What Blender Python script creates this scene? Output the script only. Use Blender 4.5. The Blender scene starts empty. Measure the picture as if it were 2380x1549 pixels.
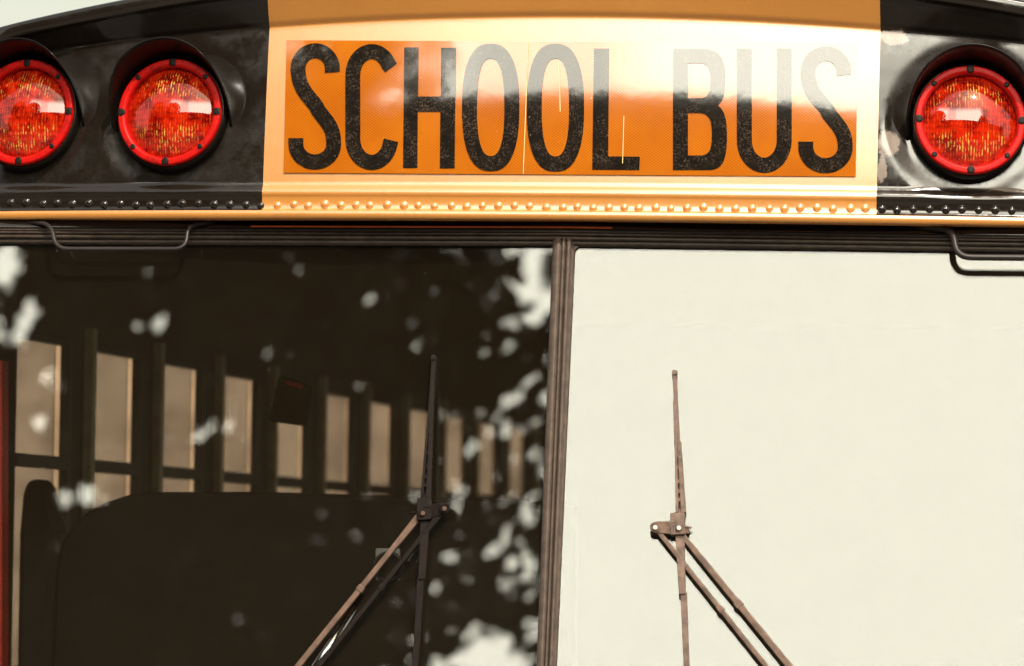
import bpy, bmesh, math, random
from mathutils import Vector, Matrix, noise
R_ = math.radians
random.seed(7)
sc = bpy.context.scene
COL = sc.collection

# ---------------------------------------------------------------- camera
CAM = Vector((1.085, -9.0, 2.02))
AIM = Vector((-0.084, 0.0, 2.372))
ROLL = R_(0.9)
LENS = 195.9
fw = (AIM - CAM).normalized()
rt0 = fw.cross(Vector((0, 0, 1))).normalized()
up0 = rt0.cross(fw)
rt = rt0 * math.cos(ROLL) + up0 * math.sin(ROLL)
up = up0 * math.cos(ROLL) - rt0 * math.sin(ROLL)
cam_d = bpy.data.cameras.new('camera')
cam = bpy.data.objects.new('camera', cam_d)
COL.objects.link(cam)
cam.matrix_world = Matrix(((rt.x, up.x, -fw.x, CAM.x), (rt.y, up.y, -fw.y, CAM.y), (rt.z, up.z, -fw.z, CAM.z), (0, 0, 0, 1)))
cam_d.lens = LENS
cam_d.sensor_width = 36
cam_d.clip_start = 0.1
cam_d.clip_end = 2000
cam_d.dof.use_dof = True
cam_d.dof.focus_distance = 9.03
cam_d.dof.aperture_fstop = 7.0
sc.camera = cam

# ---------------------------------------------------------------- light
SUN_EL, SUN_AZ = 50, 25            # azimuth measured from -Y towards +X
w = bpy.data.worlds.new('World')
sc.world = w
w.use_nodes = True
nt = w.node_tree
nt.nodes.clear()


def N(nt, typ, **kw):
    n = nt.nodes.new(typ)
    for k, v in kw.items():
        if k == 'inp':
            for a, b in v.items():
                n.inputs[a].default_value = b
        else:
            setattr(n, k, v)
    return n


def L(nt, a, b):
    nt.links.new(a, b)


def M(nt, op, a, b=None, c=None, clamp=False):
    n = nt.nodes.new('ShaderNodeMath')
    n.operation = op
    n.use_clamp = clamp
    for i, v in enumerate((a, b, c)):
        if v is None:
            continue
        if isinstance(v, (int, float)):
            n.inputs[i].default_value = v
        else:
            nt.links.new(v, n.inputs[i])
    return n.outputs[0]


def SS(nt, v, a, b):
    n = nt.nodes.new('ShaderNodeMapRange')
    n.interpolation_type = 'SMOOTHSTEP'
    nt.links.new(v, n.inputs['Value'])
    n.inputs['From Min'].default_value = a
    n.inputs['From Max'].default_value = b
    return n.outputs['Result']


out = N(nt, 'ShaderNodeOutputWorld')
sky = N(nt, 'ShaderNodeTexSky', sky_type='NISHITA', sun_disc=False)
sky.sun_elevation = R_(SUN_EL)
sky.sun_rotation = R_(180 - SUN_AZ)
sky.dust_density = 3.0
bg1 = N(nt, 'ShaderNodeBackground', inp={'Strength': 0.05})
tint = nt.nodes.new('ShaderNodeMix'); tint.data_type = 'RGBA'; tint.blend_type = 'MULTIPLY'; tint.inputs[0].default_value = 1
L(nt, sky.outputs[0], tint.inputs[6]); tint.inputs[7].default_value = (1.0, .86, .66, 1)      # dusty air
L(nt, tint.outputs[2], bg1.inputs[0])
# pale haze all round and a bright sky patch added in front, for the glare
tc = N(nt, 'ShaderNodeTexCoord')
sx = N(nt, 'ShaderNodeSeparateXYZ')
L(nt, tc.outputs['Generated'], sx.inputs[0])
negy = M(nt, 'MULTIPLY', sx.outputs['Y'], -1.0)
az = M(nt, 'ARCTAN2', sx.outputs['X'], negy)
el = M(nt, 'ARCSINE', sx.outputs['Z'])
m1 = SS(nt, el, R_(8), R_(14))
m2 = SS(nt, el, R_(38), R_(30))
m3 = SS(nt, az, R_(-32), R_(-27))
m4 = SS(nt, az, R_(34), R_(28))
mask = M(nt, 'MULTIPLY', M(nt, 'MULTIPLY', m1, m2), M(nt, 'MULTIPLY', m3, m4))
glare_dip = M(nt, 'MULTIPLY', SS(nt, az, R_(-1), R_(-6)), SS(nt, az, R_(-17), R_(-12)))       # dip put in the patch to dim glare on the middle letters
mask = M(nt, 'MULTIPLY', mask, M(nt, 'SUBTRACT', 1.0, M(nt, 'MULTIPLY', glare_dip, .38)))
SKY_PATCH = 4.1
bg2 = N(nt, 'ShaderNodeBackground', inp={'Color': (1.0, 0.958, 0.79, 1)})
L(nt, M(nt, 'MULTIPLY', mask, SKY_PATCH), bg2.inputs['Strength'])
bg3 = N(nt, 'ShaderNodeBackground', inp={'Color': (1.0, 0.94, 0.78, 1), 'Strength': 0.14})
a1 = N(nt, 'ShaderNodeAddShader')
a2 = N(nt, 'ShaderNodeAddShader')
L(nt, bg1.outputs[0], a1.inputs[0]); L(nt, bg2.outputs[0], a1.inputs[1])
L(nt, a1.outputs[0], a2.inputs[0]); L(nt, bg3.outputs[0], a2.inputs[1])
L(nt, a2.outputs[0], out.inputs[0])

sun_d = bpy.data.lights.new('sun', 'SUN')
sun_d.energy = 1.3
sun_d.angle = R_(0.6)
sun_d.color = (1.0, 0.93, 0.82)
sun = bpy.data.objects.new('sun', sun_d)
COL.objects.link(sun)
sdir = Vector((math.cos(R_(SUN_EL)) * math.sin(R_(SUN_AZ)), -math.cos(R_(SUN_EL)) * math.cos(R_(SUN_AZ)), math.sin(R_(SUN_EL))))
sun.rotation_euler = sdir.to_track_quat('Z', 'Y').to_euler()
sun.location = sdir * 30

sc.view_settings.view_transform = 'Standard'
sc.view_settings.look = 'None'
sc.view_settings.gamma = 1
sc.view_settings.use_curve_mapping = False
sc.view_settings.exposure = 1.5
sc.render.engine = 'CYCLES'
sc.cycles.use_denoising = True
sc.cycles.use_adaptive_sampling = False
try:
    sc.cycles.sampling_pattern = 'TABULATED_SOBOL'
except Exception:
    pass
sc.cycles.max_bounces = 10
sc.cycles.transparent_max_bounces = 16
sc.cycles.caustics_reflective = True
sc.cycles.caustics_refractive = True
sc.cycles.sample_clamp_indirect = 20


# ---------------------------------------------------------------- helpers
def link(o, parent=None):
    COL.objects.link(o)
    if parent is not None:
        o.parent = parent
    return o


def empty(name, loc, label, cat, group=None):
    o = bpy.data.objects.new(name, None)
    o.location = loc
    o.empty_display_size = 0.3
    COL.objects.link(o)
    o['label'] = label
    o['category'] = cat
    if group:
        o['group'] = group
    return o


def mesh_obj(name, verts, faces, mat, parent=None, smooth=False, loc=None, thick=None, bevel=None, recalc=True):
    me = bpy.data.meshes.new(name)
    if loc is not None:
        lv = Vector(loc)
        verts = [Vector(v) - lv for v in verts]
    me.from_pydata([tuple(v) for v in verts], [], faces)
    if recalc:
        bm = bmesh.new(); bm.from_mesh(me)
        bmesh.ops.recalc_face_normals(bm, faces=bm.faces)
        bm.to_mesh(me); bm.free()
    me.update()
    if smooth:
        for p in me.polygons:
            p.use_smooth = True
    me.materials.append(mat)
    o = bpy.data.objects.new(name, me)
    if loc is not None:
        o.location = loc
    link(o, parent)
    if parent is not None and parent.get('fixed'):
        o.matrix_parent_inverse = Matrix.Translation(-parent.location)
    if thick:
        s = o.modifiers.new('solid', 'SOLIDIFY'); s.thickness = thick; s.offset = -1
    if bevel:
        b = o.modifiers.new('bevel', 'BEVEL'); b.width = bevel; b.segments = 2; b.limit_method = 'ANGLE'
    return o


class MB:
    """collects shapes for one mesh object"""
    def __init__(self):
        self.v, self.f = [], []

    def add(self, verts, faces):
        n = len(self.v)
        self.v += [Vector(x) for x in verts]
        self.f += [tuple(i + n for i in f) for f in faces]

    def box(self, a, b):
        (x0, y0, z0), (x1, y1, z1) = a, b
        v = [(x0, y0, z0), (x1, y0, z0), (x1, y1, z0), (x0, y1, z0), (x0, y0, z1), (x1, y0, z1), (x1, y1, z1), (x0, y1, z1)]
        self.add(v, [(0, 3, 2, 1), (4, 5, 6, 7), (0, 1, 5, 4), (1, 2, 6, 5), (2, 3, 7, 6), (3, 0, 4, 7)])

    def bar(self, p0, p1, w0, w1, t, ref=Vector((0, -1, 0))):
        """tapered rectangular bar; w across, t along ref"""
        d = (p1 - p0).normalized()
        s = d.cross(ref).normalized()
        r = s.cross(d).normalized()
        v = []
        for p, ww in ((p0, w0), (p1, w1)):
            for a, b in ((-1, -1), (1, -1), (1, 1), (-1, 1)):
                v.append(p + s * (a * ww / 2) + r * (b * t / 2))
        self.add(v, [(3, 2, 1, 0), (4, 5, 6, 7), (0, 1, 5, 4), (1, 2, 6, 5), (2, 3, 7, 6), (3, 0, 4, 7)])

    def tube(self, pts, rad, seg=12, cap=True):
        n0 = len(self.v)
        k = len(pts)
        rads = rad if isinstance(rad, (list, tuple)) else [rad] * k
        prev = None
        for i, p in enumerate(pts):
            d = (pts[min(i + 1, k - 1)] - pts[max(i - 1, 0)]).normalized()
            if prev is None:
                a = Vector((0.3, 1, 0.2)) if abs(d.y) < .9 else Vector((1, 0, 0))
                s = d.cross(a).normalized()
            else:
                s = (prev - d * prev.dot(d)).normalized()
            prev = s
            t = d.cross(s)
            for j in range(seg):
                an = 2 * math.pi * j / seg
                self.v.append(p + (s * math.cos(an) + t * math.sin(an)) * rads[i])
        for i in range(k - 1):
            for j in range(seg):
                a = n0 + i * seg + j; b = n0 + i * seg + (j + 1) % seg
                self.f.append((a, b, b + seg, a + seg))
        if cap:
            self.f.append(tuple(n0 + j for j in range(seg))[::-1])
            self.f.append(tuple(n0 + (k - 1) * seg + j for j in range(seg)))

    def build(self, name, mat, parent=None, **kw):
        return mesh_obj(name, self.v, self.f, mat, parent, **kw)


def ray(px, py):
    """direction of the sight line through a point of the 2380 x 1549 view"""
    k = 36.0 / 2380 / LENS
    return fw + rt * ((px - 1190) * k) - up * ((py - 774.5) * k)


def pt(px, py, yf=0.0):
    """point of the surface y = yf(x, z) seen at px, py"""
    d = ray(px, py)
    y = 0.0
    for _ in range(6):
        t = (y - CAM.y) / d.y
        p = CAM + d * t
        y = yf(p.x, p.z) if callable(yf) else yf
    t = (y - CAM.y) / d.y
    return CAM + d * t


def Zc(py, y=0.0):
    """height of image row py on the bus centre line"""
    return pt(1310, py, y).z


# ---------------------------------------------------------------- materials
def mat(name):
    m = bpy.data.materials.new(name)
    m.use_nodes = True
    nt = m.node_tree
    b = nt.nodes['Principled BSDF']
    return m, nt, b


def noise_tex(nt, scale, detail=3, rough=0.5, vec=None, obj=True):
    n = nt.nodes.new('ShaderNodeTexNoise')
    n.inputs['Scale'].default_value = scale
    n.inputs['Detail'].default_value = detail
    n.inputs['Roughness'].default_value = rough
    if vec is None:
        g = nt.nodes.new('ShaderNodeNewGeometry')
        vec = g.outputs['Position']
    nt.links.new(vec, n.inputs['Vector'])
    return n.outputs[0]


def ramp(nt, fac, stops):
    r = nt.nodes.new('ShaderNodeValToRGB')
    e = r.color_ramp.elements
    while len(e) > 1:
        e.remove(e[-1])
    for i, (p, c) in enumerate(stops):
        x = e[0] if i == 0 else e.new(p)
        x.position = p
        x.color = (*c, 1) if len(c) == 3 else c
    nt.links.new(fac, r.inputs[0])
    return r.outputs[0]


def mixc(nt, fac, a, b):
    n = nt.nodes.new('ShaderNodeMix')
    n.data_type = 'RGBA'
    for s, v in ((n.inputs[0], fac), (n.inputs[6], a), (n.inputs[7], b)):
        if isinstance(v, (int, float)):
            s.default_value = v
        elif isinstance(v, tuple):
            s.default_value = (*v, 1)
        else:
            nt.links.new(v, s)
    return n.outputs[2]


def bump(nt, h, strength, dist, normal=None):
    n = nt.nodes.new('ShaderNodeBump')
    n.inputs['Strength'].default_value = strength
    n.inputs['Distance'].default_value = dist
    nt.links.new(h, n.inputs['Height'])
    if normal is not None:
        nt.links.new(normal, n.inputs['Normal'])
    return n.outputs[0]


def simple(name, col, rough=0.5, var=0.15, scale=25, metal=0.0, spec=0.5, bmp=0.0, grain=True):
    m, nt, b = mat(name)
    f = noise_tex(nt, scale, 4, .6)
    c2 = tuple(max(0, c * (1 - var)) for c in col)
    c1 = tuple(min(1, c * (1 + var)) for c in col)
    c = ramp(nt, f, [(.3, c2), (.7, c1)])
    L(nt, c, b.inputs['Base Color'])
    b.inputs['Roughness'].default_value = rough
    b.inputs['Metallic'].default_value = metal
    b.inputs['Specular IOR Level'].default_value = spec
    if bmp:
        L(nt, bump(nt, noise_tex(nt, scale * 6, 3), bmp, .001), b.inputs['Normal'])
    return m


# school bus yellow, chalky
m_yel, t, b = mat('yellow_paint')
f1 = noise_tex(t, 6, 4, .6)
c = ramp(t, f1, [(.3, (.59, .220, .010)), (.7, (.64, .252, .018))])
sp = noise_tex(t, 260, 2, .5)
spm = SS(t, sp, .74, .80)
c = mixc(t, M(t, 'MULTIPLY', spm, .5), c, (.42, .17, .03))
mp = N(t, 'ShaderNodeMapping', inp={'Scale': (1, 1, .12)})
L(t, N(t, 'ShaderNodeNewGeometry').outputs['Position'], mp.inputs['Vector'])
strk = SS(t, noise_tex(t, 55, 4, .7, vec=mp.outputs['Vector']), .56, .80)
c = mixc(t, M(t, 'MULTIPLY', strk, .40), c, (.36, .13, .02))
chip = SS(t, noise_tex(t, 48, 3, .7), .72, .75)
c = mixc(t, M(t, 'MULTIPLY', chip, .8), c, (.20, .07, .02))
grain = noise_tex(t, 900, 1, .5)
c = mixc(t, M(t, 'MULTIPLY', M(t, 'SUBTRACT', grain, .42), 1.5, clamp=True), c, (.5, .2, .03))
L(t, c, b.inputs['Base Color'])
b.inputs['Roughness'].default_value = .40
b.inputs['Specular IOR Level'].default_value = .9
b.inputs['Coat Weight'].default_value = 1
b.inputs['Coat IOR'].default_value = 2.2
b.inputs['Coat Roughness'].default_value = .34
L(t, bump(t, noise_tex(t, 9, 2), .25, .004), b.inputs['Normal'])

# gloss black with dents and dust
def black_paint(name, dent=.5, scuffs=(), rough=.05, base=(.012, .0085, .006), spec=.75):
    m, t, b = mat(name)
    g = noise_tex(t, 420, 2, .6)
    d = noise_tex(t, 5, 5, .65)
    dust = M(t, 'MULTIPLY', SS(t, d, .42, .8), SS(t, g, .35, .8))
    c = mixc(t, M(t, 'MULTIPLY', dust, .32), base, (.09, .075, .06))
    sp = SS(t, noise_tex(t, 150, 3, .6), .77, .82)
    c = mixc(t, M(t, 'MULTIPLY', sp, .6), c, (.3, .26, .22))
    gp_ = N(t, 'ShaderNodeNewGeometry').outputs['Position']
    for (cx, cz, rx, rz) in scuffs:           # pale worn spots where the paint has rubbed off
        s_ = N(t, 'ShaderNodeSeparateXYZ'); L(t, gp_, s_.inputs[0])
        dx = M(t, 'DIVIDE', M(t, 'SUBTRACT', s_.outputs['X'], cx), rx)
        dz = M(t, 'DIVIDE', M(t, 'SUBTRACT', s_.outputs['Z'], cz), rz)
        d2 = M(t, 'ADD', M(t, 'MULTIPLY', dx, dx), M(t, 'MULTIPLY', dz, dz))
        e_ = M(t, 'ADD', d2, M(t, 'MULTIPLY', M(t, 'SUBTRACT', noise_tex(t, 75, 4, .7), .5), 2.2))
        c = mixc(t, M(t, 'MULTIPLY', SS(t, e_, 1.15, .6), .8), c, (.30, .24, .20))
    L(t, c, b.inputs['Base Color'])
    wear = SS(t, noise_tex(t, 9, 5, .7), .38, .66)
    L(t, M(t, 'ADD', rough, M(t, 'MULTIPLY', wear, .24)), b.inputs['Roughness'])
    b.inputs['Specular IOR Level'].default_value = spec
    L(t, bump(t, noise_tex(t, 7, 2, .4), dent, .006), b.inputs['Normal'])
    return m


m_blk = black_paint('black_gloss_paint')
m_hood = black_paint('black_hood', dent=.3, rough=.22, base=(.006, .004, .003), spec=.22)
m_tube = black_paint('black_tube_steel', dent=.1, rough=.3, base=(.022, .016, .016), spec=.4)

# retroreflective sheeting
m_sign, t, b = mat('reflective_sheet')
g = N(t, 'ShaderNodeNewGeometry')
s = N(t, 'ShaderNodeSeparateXYZ'); L(t, g.outputs['Position'], s.inputs[0])
K = 2 * math.pi / .0062
u = M(t, 'MULTIPLY', M(t, 'ADD', s.outputs['X'], M(t, 'MULTIPLY', s.outputs['Z'], 1.35)), K)
v = M(t, 'MULTIPLY', M(t, 'SUBTRACT', s.outputs['X'], M(t, 'MULTIPLY', s.outputs['Z'], 1.35)), K)
lat = M(t, 'MAXIMUM', M(t, 'SINE', u), M(t, 'SINE', v))
line = SS(t, lat, .80, 1.0)
n1 = noise_tex(t, 10, 3, .6)
c = ramp(t, n1, [(.3, (.38, .080, .001)), (.7, (.47, .118, .002))])
c = mixc(t, M(t, 'MULTIPLY', line, .28), c, (.75, .40, .06))
pits = SS(t, noise_tex(t, 170, 2, .6), .74, .82)
c = mixc(t, M(t, 'MULTIPLY', pits, .7), c, (1, .75, .4))
L(t, c, b.inputs['Base Color'])
b.inputs['Roughness'].default_value = .6
b.inputs['Specular IOR Level'].default_value = 0
b.inputs['Coat Weight'].default_value = 1
b.inputs['Coat IOR'].default_value = 1.85
b.inputs["Coat Roughness"].default_value = .07
cn = bump(t, noise_tex(t, 14, 3, .5), .045, .004)
L(t, cn, b.inputs['Coat Normal'])

m_let, t, b = mat('black_letter_film')
g1 = noise_tex(t, 330, 3, .65)
g2 = noise_tex(t, 40, 4, .65)
dirt = M(t, 'MULTIPLY', SS(t, g1, .44, .72), SS(t, g2, .3, .75))
c = mixc(t, dirt, (.010, .008, .006), (.11, .075, .055))
pits = SS(t, noise_tex(t, 140, 2, .6), .73, .80)
c = mixc(t, M(t, 'MULTIPLY', pits, .5), c, (.35, .22, .16))
L(t, c, b.inputs['Base Color'])
b.inputs['Roughness'].default_value = .05
b.inputs['Specular IOR Level'].default_value = .82
L(t, bump(t, noise_tex(t, 14, 3, .5), .045, .004), b.inputs['Normal'])

m_rubber = simple('weathered_rubber', (.085, .060, .045), .55, .35, 60, spec=.4, bmp=.4)
m_rubber_shade = simple('shaded_gasket_rubber', (.04, .027, .019), .5, .4, 60, spec=.35, bmp=.4)  # post rubber darkened, shade under the lip put into the colour
m_trim = simple('orange_trim', (.62, .12, .02), .4, .15)
m_wiper = simple('rusty_wiper_steel', (.155, .10, .075), .55, .5, 70, spec=.4, bmp=.5)
m_wiperm = simple('brown_wiper_arm', (.13, .075, .05), .5, .4, 60, spec=.4, bmp=.4)
m_wiper_shade = simple('shaded_wiper_steel', (.012, .008, .006), .6, .4, 120, spec=.12, bmp=.4)  # wiper steel darkened, the left wiper's shade is in the colour
m_blade = simple('wiper_rubber', (.02, .016, .014), .5)
m_screw = simple('dark_screw', (.010, .006, .004), .5, spec=.2)
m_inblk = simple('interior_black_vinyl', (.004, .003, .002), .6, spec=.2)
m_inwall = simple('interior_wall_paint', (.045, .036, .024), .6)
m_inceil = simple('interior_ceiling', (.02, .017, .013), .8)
m_post = simple('window_post_paint', (.85, .74, .48), .5, .2, 30)
m_jamb = simple('window_jamb_paint', (.8, .62, .38), .6, .1)
m_frame = simple('window_frame_dark', (.05, .045, .035), .5, .3, 30)
m_red = simple('red_trim', (.5, .02, .01), .5)
m_chrome = simple('chrome', (.7, .7, .75), .12, .05, metal=1.0)
m_grey = simple('grey_plate', (.30, .31, .30), .5)
m_seat = simple('dark_seat_vinyl', (.015, .012, .012), .6)
m_asph = simple('asphalt_surface', (.07, .066, .06), .9, .3, 3)
m_brick = simple('dark_building_wall', (.025, .018, .013), .9, .2, 2)
m_bark = simple('bark', (.06, .045, .03), .9, .3, 8)
m_leaf = simple('leaves', (.035, .05, .018), .6, .4, 4)
m_pane_dark = simple('building_window_glass', (.02, .02, .025), .1)

# tan wall far behind with soft streaks
m_tan, t, b = mat('tan_wall')
f = noise_tex(t, 3.0, 6, .7)
L(t, ramp(t, f, [(.3, (.20, .130, .095)), (.62, (.55, .39, .29))]), b.inputs['Base Color'])
b.inputs['Roughness'].default_value = .9

# red plastic of the ring
m_ring, t, b = mat('red_plastic')
rg = ramp(t, noise_tex(t, 60, 3), [(.3, (.46, .003, .002)), (.7, (.55, .006, .003))])
L(t, mixc(t, M(t, 'MULTIPLY', SS(t, noise_tex(t, 70, 4, .7), .52, .68), .75), rg, (.16, .006, .004)), b.inputs['Base Color'])
b.inputs['Roughness'].default_value = .42
b.inputs['Specular IOR Level'].default_value = .18
b.inputs['Emission Strength'].default_value = 0


def glass_mat(name, tint, dust_col=(.5, .42, .33), dust=.02, ior=1.5):
    m = bpy.data.materials.new(name)
    m.use_nodes = True
    t = m.node_tree
    t.nodes.clear()
    o = N(t, 'ShaderNodeOutputMaterial')
    tr = N(t, 'ShaderNodeBsdfTransparent', inp={'Color': (*tint, 1)})
    gl = N(t, 'ShaderNodeBsdfGlossy', inp={'Roughness': 0.0, 'Color': (1, 1, 1, 1)})
    fr = N(t, 'ShaderNodeFresnel', inp={'IOR': ior})
    mx = N(t, 'ShaderNodeMixShader')
    if ior > 1.3:
        L(t, fr.outputs[0], mx.inputs[0])
    else:
        mx.inputs[0].default_value = .06
    L(t, tr.outputs[0], mx.inputs[1]); L(t, gl.outputs[0], mx.inputs[2])
    df = N(t, 'ShaderNodeBsdfDiffuse', inp={'Color': (*dust_col, 1)})
    a = noise_tex(t, 190, 2, .5)
    b2 = noise_tex(t, 12, 4, .6)
    spk = M(t, 'MULTIPLY', SS(t, a, .76, .80), SS(t, b2, .47, .66))
    film = M(t, 'MULTIPLY', M(t, 'ADD', M(t, 'MULTIPLY', noise_tex(t, 8, 5, .7), .3), .7), dust)
    fac = M(t, 'ADD', film, M(t, 'MULTIPLY', spk, .45))
    mx2 = N(t, 'ShaderNodeMixShader')
    L(t, fac, mx2.inputs[0]); L(t, mx.outputs[0], mx2.inputs[1]); L(t, df.outputs[0], mx2.inputs[2])
    L(t, mx2.outputs[0], o.inputs[0])
    return m


m_glass = glass_mat('windshield_glass', (.86, .88, .86), dust_col=(.5, .33, .18), dust=.013)
m_sglass = glass_mat('side_window_glass', (.66, .66, .65), dust_col=(.62, .52, .44), dust=.10, ior=1.12)
m_sglass2 = glass_mat('side_window_clear_glass', (.92, .88, .82), dust=.03, ior=1.12)

# lamp lens: red prismatic glass over a bright bowl
m_lens = bpy.data.materials.new('red_lens_glass')
m_lens.use_nodes = True
t = m_lens.node_tree
t.nodes.clear()
o = N(t, 'ShaderNodeOutputMaterial')
tcn = N(t, 'ShaderNodeTexCoord')
s = N(t, 'ShaderNodeSeparateXYZ'); L(t, tcn.outputs['Object'], s.inputs[0])
nz = noise_tex(t, 60, 2, .5, vec=tcn.outputs['Object'])
ux = M(t, 'ADD', M(t, 'MULTIPLY', s.outputs['X'], 2 * math.pi / .0046), M(t, 'MULTIPLY', nz, 1.2))
nzw = noise_tex(t, 45, 3, .6)
uz = M(t, 'ADD', M(t, 'MULTIPLY', s.outputs['Z'], 2 * math.pi / .0095), M(t, 'MULTIPLY', nz, 5.5))
h = M(t, 'ADD', M(t, 'SINE', ux), M(t, 'MULTIPLY', M(t, 'SINE', uz), .9))
bn = bump(t, h, .8, .0016)
rf = N(t, 'ShaderNodeBsdfRefraction', inp={'Color': (1.0, .10, .010, 1), 'Roughness': .02, 'IOR': 1.35})
L(t, bn, rf.inputs['Normal'])
gl = N(t, 'ShaderNodeBsdfGlossy', inp={'Roughness': .04})
fr = N(t, 'ShaderNodeFresnel', inp={'IOR': 1.75})
mx = N(t, 'ShaderNodeMixShader')

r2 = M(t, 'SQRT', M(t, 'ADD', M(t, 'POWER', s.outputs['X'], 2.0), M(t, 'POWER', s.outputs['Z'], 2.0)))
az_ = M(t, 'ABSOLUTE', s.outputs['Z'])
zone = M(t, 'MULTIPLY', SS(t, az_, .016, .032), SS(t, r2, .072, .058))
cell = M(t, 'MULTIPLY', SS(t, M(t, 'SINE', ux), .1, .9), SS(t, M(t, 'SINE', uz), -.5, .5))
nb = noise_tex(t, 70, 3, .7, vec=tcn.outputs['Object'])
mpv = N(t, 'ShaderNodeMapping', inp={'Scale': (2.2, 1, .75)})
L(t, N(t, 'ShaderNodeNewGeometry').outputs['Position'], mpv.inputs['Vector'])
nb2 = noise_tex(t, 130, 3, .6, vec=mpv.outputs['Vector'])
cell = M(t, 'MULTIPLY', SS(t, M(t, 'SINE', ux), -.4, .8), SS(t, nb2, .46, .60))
painted_glint = M(t, 'MULTIPLY', M(t, 'MULTIPLY', cell, zone), SS(t, nzw, .38, .58))
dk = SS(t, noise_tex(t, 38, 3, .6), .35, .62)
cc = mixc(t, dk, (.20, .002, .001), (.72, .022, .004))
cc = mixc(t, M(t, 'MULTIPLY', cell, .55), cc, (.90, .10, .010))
cc = mixc(t, painted_glint, cc, (1.0, .70, .12))  # amber glints of the reflector painted into the diffuse colour
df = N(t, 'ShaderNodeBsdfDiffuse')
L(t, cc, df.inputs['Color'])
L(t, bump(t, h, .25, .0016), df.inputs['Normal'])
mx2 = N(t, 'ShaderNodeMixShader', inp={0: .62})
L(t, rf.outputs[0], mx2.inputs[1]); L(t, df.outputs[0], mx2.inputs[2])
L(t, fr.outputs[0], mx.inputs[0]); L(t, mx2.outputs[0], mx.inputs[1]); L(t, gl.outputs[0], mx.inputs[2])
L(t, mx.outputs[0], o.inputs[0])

m_bowl, t, b = mat('silver_reflector_bowl')
b.inputs['Base Color'].default_value = (.95, .9, .82, 1)
b.inputs['Metallic'].default_value = 1
b.inputs['Roughness'].default_value = .06
L(t, bump(t, noise_tex(t, 140, 2), .9, .004), b.inputs['Normal'])

# ---------------------------------------------------------------- surroundings
gr = mesh_obj('ground', [(-400, -400, 0), (400, -400, 0), (400, 400, 0), (-400, 400, 0)], [(0, 1, 2, 3)], m_asph)
gr['kind'] = 'structure'

# tan building far behind the bus, seen through the side windows
tb = empty('tan_building', (-9, 33, 0), 'low tan building showing through the bus side windows', 'building')
tb['fixed'] = 1
mb = MB(); mb.box((-26, 30, 0), (2, 36, 4.9)); mb.build('wall', m_tan, tb)
mb = MB(); mb.box((-26.3, 29.7, 4.9), (2.3, 36.3, 5.1)); mb.build('roof', m_frame, tb)

# dark building over the street, mirrored in the sign as the level edge below the glare
ob = empty('street_building', (0, -60, 0), 'dark flat-roofed building mirrored below the glare in the glossy sign', 'building')
ob['fixed'] = 1
H_B = 19.35
mb = MB(); mb.box((-70, -60, 0), (75, -46, H_B)); mb.build('wall', m_brick, ob)
mb = MB(); mb.box((-70.4, -60.4, H_B), (75.4, -45.6, H_B + .5)); mb.build('parapet', m_brick, ob)
for i in range(24):
    for j in range(4):
        x = -66 + i * 5.8
        z = 2 + j * 4.0
        mb = MB(); mb.box((x, -45.98, z), (x + 2, -45.9, z + 2.2))
        mb.build('window', m_pane_dark, ob)


def leaf_mesh(name, fn, count, size, seed):
    rnd = random.Random(seed)
    vs, fs = [], []
    n = 0
    while n < count:
        p = fn(rnd)
        if p is None:
            continue
        a = Vector((rnd.gauss(0, 1), rnd.gauss(0, 1), rnd.gauss(0, 1))).normalized()
        b = a.orthogonal().normalized()
        c = a.cross(b)
        sz = size * rnd.uniform(.6, 1.3)
        k = len(vs)
        vs += [p - b * sz, p - c * sz * .5, p + b * sz, p + c * sz * .5]
        fs.append((k, k + 1, k + 2, k + 3))
        n += 1
    me = bpy.data.meshes.new(name)
    me.from_pydata([tuple(v) for v in vs], [], fs)
    me.materials.append(m_leaf)
    return me


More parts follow.
